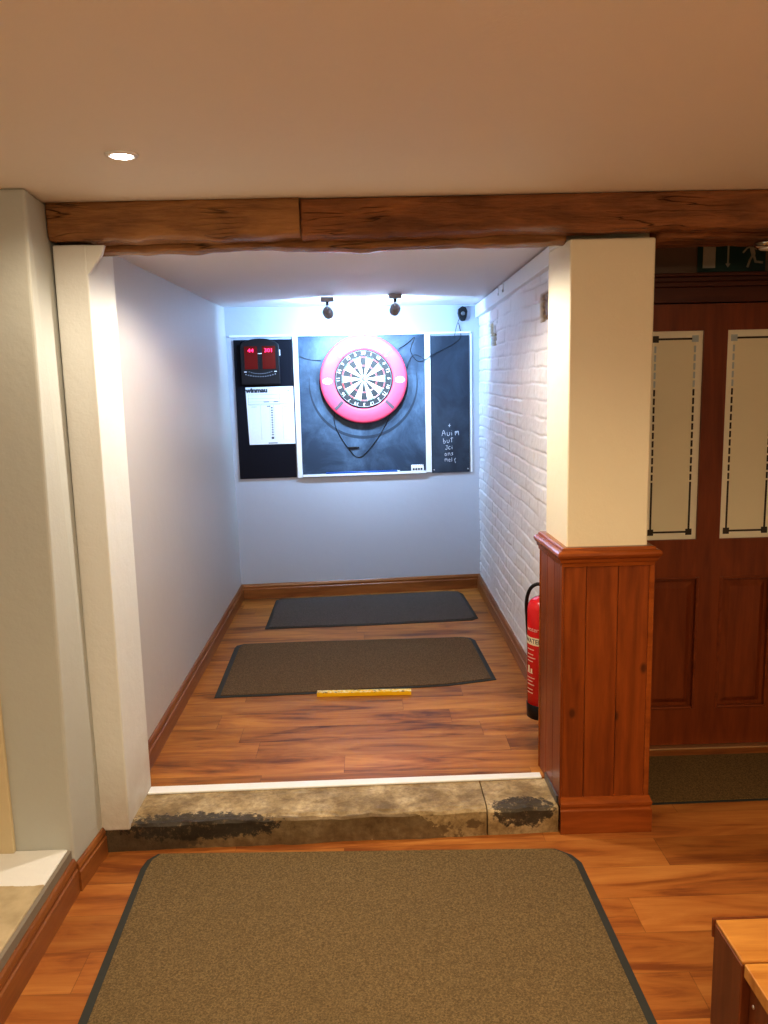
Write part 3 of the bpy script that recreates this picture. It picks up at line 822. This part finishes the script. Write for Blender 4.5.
for k in range(4): 
    lathe(f, [(.0085, -.0102), (.0085, -.0092), (.006, -.0091), (.006, -.0102)], 16, 'y', (-.032+.021*k, 0, .017))
finish('printed_rings', f, M['ink'], o)
for k in range(5):
    bm = bmesh.new(); tube(bm, [(-.035+.016*k, -.001, .0045), (-.037+.017*k, .001, .052)], .0040, 8); finish('chalk_stick', bm, M['white'], o, smooth=True)

# ---------------- electronic scorer
sc_ = wallthing('electronic_scorer', -.815, 2.0, .0145, 'black electronic dart scorer with rounded top and glowing red displays', 'scorer')
f = bmesh.new(); w = .148
poly = [(-w, -.172), (w, -.172), (w, .115)] + [(w*math.cos(a), .115+.062*math.sin(a)) for a in [PI*k/14 for k in range(1, 14)]] + [(-w, .115)]
prism_xz(f, poly, -.032, -.0005); finish('housing', f, M['black'], sc_, bevel=.006)
for s in (-1, 1):
    x0, x1 = (-.118, -.018) if s < 0 else (.018, .118)
    d = B('display_window', M['display'], (x0, x1, -.0345, -.032, -.055, .118), parent=sc_, bevel=.001)
    text('display_digits', '44' if s < 0 else '301', .040, ((x0+x1)/2, -.0350, .085), M['digit'], d, sx=1.15)
f = bmesh.new()
for k in range(13): 
    a = (k-6)/6; lathe(f, [(.0042, -.0345), (.0042, -.032)], 8, 'y', (a*.112, 0, -.112+.018*a*a))
for k in range(11):
    a = (k-5)/5; box(f, a*.085-.005, a*.085+.005, -.0345, -.032, -.092+.016*a*a, -.088+.016*a*a)
finish('key_row', f, M['inkl'], sc_)
B('status_bar', M['surwhite'], (-.016, .016, -.0345, -.032, .060, .066), parent=sc_)
for x in (-.115, .115): B('button', M['surwhite'], (x-.010, x+.010, -.0345, -.032, -.078, -.071), parent=sc_)
B('side_tab', M['surwhite'], (.1485, .156, -.020, -.008, .045, .09), parent=sc_)
# ---------------- score sheet
ss = wallthing('score_sheet', -.749, 1.584, .0145, 'white printed darts score sheet pinned under the electronic scorer', 'sheet')
f = bmesh.new(); hexa(f, [(-.178, -.0022, -.222), (.180, -.0022, -.222), (.180, -.0005, -.222), (-.178, -.0005, -.222)], [(-.190, -.0022, .224), (.178, -.0022, .226), (.178, -.0005, .226), (-.190, -.0005, .224)]); finish('paper', f, M['paper'], ss)
text('sheet_heading', 'winmau', .046, (-.105, -.0028, .198), M['ink'], ss, sx=1.15, off=.003)
text('sheet_mark', 'w', .025, (.140, -.0028, .196), M['ink'], ss)
f = bmesh.new()
L = lambda x0, x1, z0, z1: box(f, x0, x1, -.0030, -.0023, z0, z1)
for z in (.165, .135, .110, .085): L(-.172, .070, z, z+.0022)
L(-.175, .168, .092, .095); L(.070, .072, .088, .165); L(-.172, -.170, .088, .165)
for x in (-.082, -.010, .020, .088): L(x, x+.0018, -.185, .088)
L(-.15, -.11, .070, .074); L(.10, .15, .070, .074)
finish('ruled_line', f, M['inkl'], ss)
f = bmesh.new()
for k in range(12): box(f, -.0005, .013, -.0032, -.0023, .058-.019*k, .067-.019*k)
finish('number_column', f, M['ink'], ss)
for q in ((-.055, -.012, .106, .112), (.022, .060, .106, .112), (-.03, -.005, .072, .078), (-.03, .04, -.215, -.209)):
    B('printed_word', M['ink'], (q[0], q[1], -.0032, -.0023, q[2], q[3]), parent=ss)
f = bmesh.new(); lathe(f, [(.010, -.0032), (.010, -.0023)], 12, 'y', (.005, 0, -.172)); finish('printed_dot', f, M['ink'], ss)

# ---------------- dartboard
CX, CZ = -.024, 1.852
db = wallthing('dartboard', CX, CZ, .031, 'round bristle dartboard with cream and black wedges inside the red surround', 'dartboard')
RB = .2255
bm = bmesh.new(); lathe(bm, [(RB-.004, -.0005), (RB, -.006), (RB, -.034), (RB-.004, -.037), (.172, -.037)], 64, 'y'); 
finish('board_body', bm, M['sis_k'], db)
bm = bmesh.new(); lathe(bm, [(.10, .0175), (.10, -.0003)], 40, 'y'); finish('mounting_block', bm, M['benchd'], db)
f = bmesh.new()
radii = [(.016, .099, None), (.099, .107, 'ring'), (.107, .162, None), (.162, .170, 'ring')]
order = [20, 1, 18, 4, 13, 6, 10, 15, 2, 17, 3, 19, 7, 16, 8, 11, 14, 9, 12, 5]
def seg(r0, r1, a0, a1, mi, y=-.0385, n=3):
    for i in range(n):
        t0, t1 = a0+(a1-a0)*i/n, a0+(a1-a0)*(i+1)/n
        v = [f.verts.new((r*math.sin(t), y, r*math.cos(t))) for r, t in ((r0, t0), (r1, t0), (r1, t1), (r0, t1))]
        f.faces.new(v).material_index = mi
for k in range(20):
    a0, a1 = (k-.5)*PI/10, (k+.5)*PI/10
    for r0, r1, kind in radii:
        dark = k % 2 == 0
        mi = (1 if dark else 0) if kind is None else (2 if dark else 3)
        seg(r0, r1, a0, a1, mi)
    seg(.007, .016, a0, a1, 3, n=1); seg(.001, .007, a0, a1, 2, n=1)
finish('playing_face', f, [M['sis_w'], M['sis_k'], M['sis_r'], M['sis_g']], db)
f = bmesh.new()
def ringw(r, y=-.0395, w=.0009, n=60, mi=0):
    pts = [(r*math.sin(2*PI*k/n), y, r*math.cos(2*PI*k/n)) for k in range(n+1)]; tube(f, pts, w, 5, mi)
for r in (.007, .016, .099, .107, .162, .170): ringw(r)
for k in range(20):
    a = (k-.5)*PI/10; tube(f, [(.016*math.sin(a), -.0395, .016*math.cos(a)), (.176*math.sin(a), -.0395, .176*math.cos(a))], .0008, 5)
finish('wire_spider', f, M['wire'], db)
f = bmesh.new(); ringw(.216, -.040, .0013); nr = finish('number_ring', f, M['wire'], db)
for k, num in enumerate(order):
    a = k*PI/10
    t = text('number', str(num), .036, (.197*math.sin(a), -.0392, .197*math.cos(a)), M['surwhite'], nr, rot=(PI/2, 0, 0))
    t.rotation_euler = (Matrix.Rotation(a, 3, 'Y') @ Matrix.Rotation(PI/2, 3, 'X')).to_euler()

# red surround
sr = wallthing('dartboard_surround', CX+.001, CZ-.003, .031, 'red ring shaped foam surround with white ovals fitted around the dartboard', 'surround')
bm = bmesh.new()
prof = [(.2275, -.001), (.339, -.001), (.341, -.008), (.341, -.026), (.334, -.034), (.318, -.0375), (.2365, -.0375), (.2285, -.034), (.2275, -.028)]
n = 96; rings = []
for k in range(n):
    a = 2*PI*k/n; rings.append([bm.verts.new((r*math.cos(a), y, r*math.sin(a))) for r, y in prof])
for k in range(n):
    for i in range(len(prof)):
        j = (i+1) % len(prof); bm.faces.new((rings[k][i], rings[k][j], rings[(k+1) % n][j], rings[(k+1) % n][i]))
finish('foam_ring', bm, M['surround'], sr, smooth=True)
for a in (45, 135, 225, 315):
    f = bmesh.new(); box(f, .2375, .322, -.0395, -.0370, -.013, .013)
    bmesh.ops.rotate(f, verts=f.verts, cent=(0, 0, 0), matrix=Matrix.Rotation(-math.radians(a), 3, 'Y'))
    finish('seam_strip', f, M['surgrey'], sr, bevel=.001)
for s in (-1, 1):
    f = bmesh.new(); prism_xz(f, [(s*.283+.037*math.cos(a), -.008+.024*math.sin(a)) for a in [2*PI*k/24 for k in range(24)]], -.0392, -.0372); finish('white_oval', f, M['surwhite'], sr)
    f = bmesh.new()
    for k in range(4): box(f, s*.283-.020+.011*k, s*.283-.013+.011*k, -.0397, -.0391, -.014, .000)
    finish('oval_mark', f, M['surround'], sr)
f = bmesh.new()        # white flash over the top with small lettering marks
def arc(r0, r1, a0, a1, y0, y1, n=14):
    for i in range(n):
        t0, t1 = a0+(a1-a0)*i/n, a0+(a1-a0)*(i+1)/n
        prism_xz(f, [(r0*math.sin(t0), r0*math.cos(t0)), (r1*math.sin(t0), r1*math.cos(t0)), (r1*math.sin(t1), r1*math.cos(t1)), (r0*math.sin(t1), r0*math.cos(t1))], y0, y1)
arc(.245, .312, -.62, .62, -.0388, -.0372); finish('white_band', f, M['surwhite'], sr)
f = bmesh.new()
for k in range(9):
    a = (k-4)*.085; c, s = math.cos(a), math.sin(a); R = .283; hh = .014 if k % 3 else .018
    for dx in (-.006, .005):
        x, z = R*s+dx*c, R*c-dx*s
        prism_xz(f, [(x-.0018*c-hh*s, z+.0018*s-hh*c), (x+.0018*c-hh*s, z-.0018*s-hh*c), (x+.0018*c+hh*s, z-.0018*s+hh*c), (x-.0018*c+hh*s, z+.0018*s+hh*c)], -.0394, -.0387)
finish('band_lettering', f, M['surgrey'], sr)

# ---------------- cables and adapter
def cable(pts, r, label, mat='black', name='cable', d=.016):
    P = [W(p[0], p[1], p[2] if len(p) > 2 else d) for p in pts]
    bm = bmesh.new(); tube(bm, spline(P, 8), r, 6); o = finish(name, bm, M[mat], smooth=True)
    tag(o, label, 'cable'); return o
cable([(-.512, 2.035), (-.46, 2.015), (-.40, 2.003), (-.35, 2.002, .03)], .0028, 'short thin black cable from the white batten to the dartboard surround')
cable([(-.255, 1.60, .04), (-.262, 1.54), (-.243, 1.46), (-.19, 1.36), (-.14, 1.29), (-.10, 1.245), (-.05, 1.245), (.02, 1.31), (.09, 1.40), (.15, 1.50), (.19, 1.60, .04)], .0028, 'thin black cable hanging in a loop below the dartboard')
cable([(.255, 2.075, .04), (.33, 2.12), (.385, 2.165), (.36, 2.10), (.355, 2.05), (.40, 1.985), (.455, 1.985, .03), (.51, 2.02, .03), (.60, 2.06), (.70, 2.11), (.752, 2.165), (.735, 2.27)], .0028, 'thin black cable looping across the top of both chalkboards to the adapter')
cable([(.700, 2.150), (.706, 2.20, .03), (.722, 2.26, .03), (.748, 2.315)], .0022, 'short black lead dropping from the adapter behind the narrow chalkboard')
cable([(.30, 1.90, .05), (.36, 2.015), (.41, 2.025), (.462, 1.99, .03)], .0022, 'thin black lead between the surround and the white batten')
o = wallthing('cable_connector', -.118, 1.316, .013, 'tiny black connector on the chalkboard under the dartboard', 'connector')
B('plug_shell', M['black'], (-.040, .030, -.012, 0, -.008, .008), parent=o, bevel=.003)
B('plug_collar', M['black'], (.0301, .048, -.010, -.002, -.005, .005), parent=o, bevel=.002)
o = wallthing('power_adapter', .766, 2.345, 0, 'black power adapter mounted high in the corner above the narrow chalkboard', 'adapter')
f = bmesh.new(); prism_xz(f, [(-.028, -.035), (-.012, -.062), (.016, -.062), (.030, -.030), (.036, .012), (.024, .042), (-.006, .050), (-.034, .030), (-.038, -.005)], -.045, -.0005); finish('adapter_body', f, M['black'], o, bevel=.006)
bm = bmesh.new(); lathe(bm, [(.016, -.046), (.014, -.056), (.006, -.058)], 16, 'y', (0, 0, -.006)); finish('adapter_cap', bm, M['grey'], o, smooth=True)
# two small clips on the boxed strip
for y, z in ((5.32, 2.405), (5.50, 2.40)):
    o = empty('cable_clip', (.868, y, z), 0, 'small shiny clip on the white boxed strip, %s' % ('closer to the beam' if y < 5.4 else 'closer to the dartboard'), 'clip', 'clips on the boxed strip')
    bm = bmesh.new(); lathe(bm, [(.009, -.0002), (.009, -.006), (.004, -.010)], 12, 'x', (0, 0, -.028)); finish('clip_head', bm, M['screw'], o, smooth=True)
    B('clip_strap', M['trimw'], (-.004, -.0002, -.006, .006, -.025, .035), parent=o)

# ---------------- spotlights over the board
def spot(x, y, zc, yaw, label):
    o = empty('ceiling_spotlight', (x, y, zc), 0, label, 'spotlight', 'spotlights over the dartboard')
    B('mount_plate', M['lgrey'], (-.045, .045, -.03, .03, -.030, -.0005), parent=o, bevel=.004)
    bm = bmesh.new(); tube(bm, [(0, 0, -.030), (0, .005, -.052)], .010, 12); finish('swivel', bm, M['black'], o, smooth=True)
    bm = bmesh.new(); tube(bm, [(-.003, .005, -.052), (-.002, .02, -.070), (0, .04, -.085)], .005, 8); finish('arm', bm, M['white'], o, smooth=True)
    bm = bmesh.new(); lathe(bm, [(.010, -.040), (.026, -.036), (.031, -.020), (.033, .004), (.033, .030), (.029, .033)], 24)
    for k in range(5): lathe(bm, [(.035, -.020+.009*k), (.0365, -.018+.009*k), (.035, -.016+.009*k)], 24)
    h = finish('lamp_head', bm, M['lgrey'], o, smooth=True)
    h.location = (0, .06, -.098)
    tgt = W(CX, CZ) - Vector((x, y+.06, zc-.098))
    h.rotation_euler = tgt.to_track_quat('Z', 'Y').to_euler()
    bm = bmesh.new(); lathe(bm, [(.028, .0335), (.026, .0345), (.004, .035)], 24); finish('lens', bm, M['spotface'], h, smooth=True)
    return Vector((x, y+.06, zc-.098)) + tgt.normalized()*.045, tgt
P1, T1 = spot(-.252, 5.86, 2.41, 0, 'small grey swivel spotlight on the alcove ceiling near the electronic scorer side')
P2, T2 = spot(.212, 5.84, 2.421, 0, 'small grey swivel spotlight on the alcove ceiling towards the brick wall side')

# ---------------- recessed downlight
dl = empty('recessed_downlight', (-.668, 2.478, 2.5), 0, 'lit round recessed downlight in the bar ceiling before the beam', 'downlight')
bm = bmesh.new(); lathe(bm, [(.046, 0), (.045, -.004), (.037, -.0075), (.030, -.006), (.029, -.0005)], 32); finish('bezel', bm, M['white'], dl, smooth=True)
bm = bmesh.new(); lathe(bm, [(.029, -.0062), (.024, -.0085), (.005, -.0095)], 32); finish('lamp', bm, M['lampface'], dl, smooth=True)

# ---------------- fire extinguisher
fx_, fy_ = .806, 3.75
fe = empty('fire_extinguisher', (fx_, fy_, .255), 0, 'red fire extinguisher with black foot hung on the brick wall behind the panelled pillar', 'fire extinguisher')
R = .080
bm = bmesh.new(); lathe(bm, [(R-.012, .060), (R, .066), (R, .53), (R-.004, .548), (R-.014, .566), (R-.034, .580), (.022, .586), (.020, .590)], 48); finish('cylinder', bm, M['red'], fe, smooth=True)
bm = bmesh.new(); lathe(bm, [(R-.012, 0), (R+.001, .004), (R+.002, .070), (R-.002, .074), (R-.01, .074)], 48); finish('foot', bm, M['black'], fe, smooth=True)
bm = bmesh.new(); lathe(bm, [(.019, .5905), (.021, .600), (.021, .618), (.012, .625)], 20); vb = finish('valve', bm, M['brass'], fe, smooth=True)
f = bmesh.new(); tube(f, [(0, -.02, .630), (0, .01, .640), (.005, .06, .652), (.01, .10, .648)], [.012, .011, .009, .007], 10); finish('handle', f, M['black'], fe, smooth=True)
f = bmesh.new(); tube(f, [(.0, .01, .622), (.003, .05, .625), (.008, .085, .612)], [.006, .007, .006], 10); finish('lever', f, M['black'], fe, smooth=True)
f = bmesh.new(); tube(f, spline([(-.005, .0, .626), (-.030, .0, .645), (-.060, .01, .628), (-.074, .025, .590), (-.076, .048, .54), (-.070, .062, .46), (-.060, .073, .34), (-.055, .076, .22)], 6), .0085, 10); finish('hose', f, M['black'], fe, smooth=True)
B('wall_bracket', M['black'], (.0805, .0925, -.03, .03, .30, .46), parent=fe)
B('wall_hook', M['black'], (.022, .0925, -.012, .012, .592, .600), parent=fe)
def wrapf(z0, ang0, rr=R+.0012):
    def w(co):
        a = ang0 + co.x/rr; r = rr + co.z
        return Vector((r*math.cos(a), r*math.sin(a), z0+co.y))
    return w
# label band (partial cylinder) facing the bar
A0 = math.radians(228)
f = bmesh.new()
def patch(a0, a1, z0, z1, mi=0, r=R+.0008, n=14):
    for i in range(n):
        t0, t1 = a0+(a1-a0)*i/n, a0+(a1-a0)*(i+1)/n
        f.faces.new([f.verts.new((r*math.cos(t), r*math.sin(t), z)) for t, z in ((t0, z0), (t1, z0), (t1, z1), (t0, z1))]).material_index = mi
patch(A0-.95, A0+.95, .365, .402); finish('label_band', f, M['label'], fe)
text('label_word', 'WATER', .030, None, M['ink'], fe, wrap=wrapf(.3835, A0-.25, R+.0012))
zz = .345
for k in range(12):
    f = bmesh.new(); patch(A0-.7, A0-.7+.5+.3*random.random(), zz-.005, zz, 0, R+.0008, 8); zz -= .0165 if k % 3 else .024
    if k in (4, 5): f.free(); continue
    finish('printed_line', f, M['labelt'], fe)
for q in ((A0-.62, A0-.45, .228, .262), (A0-.35, A0-.22, .228, .250)):
    f = bmesh.new(); patch(*q, 0, R+.001, 3); finish('printed_icon', f, M['label'], fe)
text('cylinder_script', 'water', .030, None, M['labelt'], fe, wrap=wrapf(.44, A0-.25, R+.0012))

# ------------------------------------------------------------------ lights
def lamp(kind, loc, power, col, name, **kw):
    l = bpy.data.lights.new(name, kind); l.energy = power; l.color = col
    for k, v in kw.items(): setattr(l, k, v)
    o = bpy.data.objects.new(name, l); COL.objects.link(o); o.location = loc; return o
WARM = (1, .77, .50)
lamp('SPOT', (-.668, 2.478, 2.485), 34, (1, .84, .62), 'downlight_beam', spot_size=math.radians(165), spot_blend=.5, shadow_soft_size=.03)
for x, y, p in ((.80, 1.50, 95), (-.35, .9, 34), (.9, -.3, 70), (-.2, -.6, 45)):
    lamp('SPOT', (x, y, 2.47), p, WARM, 'bar_downlight_fill', spot_size=math.radians(150), spot_blend=.8, shadow_soft_size=.05)  # unseen lamps above and behind the camera, most added as ambient fill
for x, y, p in ((.1, -.5, 42), (1.8, -.2, 14)):
    lamp('POINT', (x, y, 2.40), p, (1, .80, .56), 'bar_ambient_fill', shadow_soft_size=.08)  # added unseen point fill that lifts the ceiling and the bar
lamp('SPOT', (-.10, 3.52, 2.39), 78, (1, .87, .72), 'alcove_downlight', spot_size=math.radians(168), spot_blend=.3, shadow_soft_size=.04)
for P, T in ((P1, T1), (P2, T2)):
    o = lamp('SPOT', P, 62, (.70, .86, 1), 'spot_beam', spot_size=math.radians(84), spot_blend=1.0, shadow_soft_size=.012)
    o.rotation_euler = T.to_track_quat('-Z', 'Y').to_euler()
    o = lamp('SPOT', P, 54, (.36, .64, 1), 'spot_spill', spot_size=math.radians(172), spot_blend=.5, shadow_soft_size=.03)
    o.rotation_euler = Vector((0, 1, -.1)).to_track_quat('-Z', 'Y').to_euler()
    lamp('POINT', P + Vector((0, .0, -.01)) + T.normalized()*.03, 2, (.5, .7, 1), 'spot_glow', shadow_soft_size=.03)
w = bpy.data.worlds.new('world'); SC.world = w; w.use_nodes = True
w.node_tree.nodes['Background'].inputs[0].default_value = (1, .8, .6, 1); w.node_tree.nodes['Background'].inputs[1].default_value = .05

# ------------------------------------------------------------------ camera
f_px, pitch, yaw, roll = 832.4, .16176, .01757, .02317
fw = Vector((math.sin(yaw)*math.cos(pitch), math.cos(yaw)*math.cos(pitch), -math.sin(pitch)))
r = Vector((math.cos(yaw), -math.sin(yaw), 0)); d = fw.cross(r)
Rr = math.cos(roll)*r + math.sin(roll)*d; D = -math.sin(roll)*r + math.cos(roll)*d
cam = bpy.data.cameras.new('camera'); co = bpy.data.objects.new('camera', cam); COL.objects.link(co)
co.matrix_world = Matrix(((Rr.x, -D.x, -fw.x, 0), (Rr.y, -D.y, -fw.y, 0), (Rr.z, -D.z, -fw.z, 1.87), (0, 0, 0, 1)))
cam.sensor_fit = 'VERTICAL'; cam.sensor_height = 24; cam.lens = f_px*24/1024
cam.clip_start = .05
SC.camera = co
SC.view_settings.view_transform = 'Standard'
SC.view_settings.look = 'Medium High Contrast'
SC.view_settings.exposure = .1
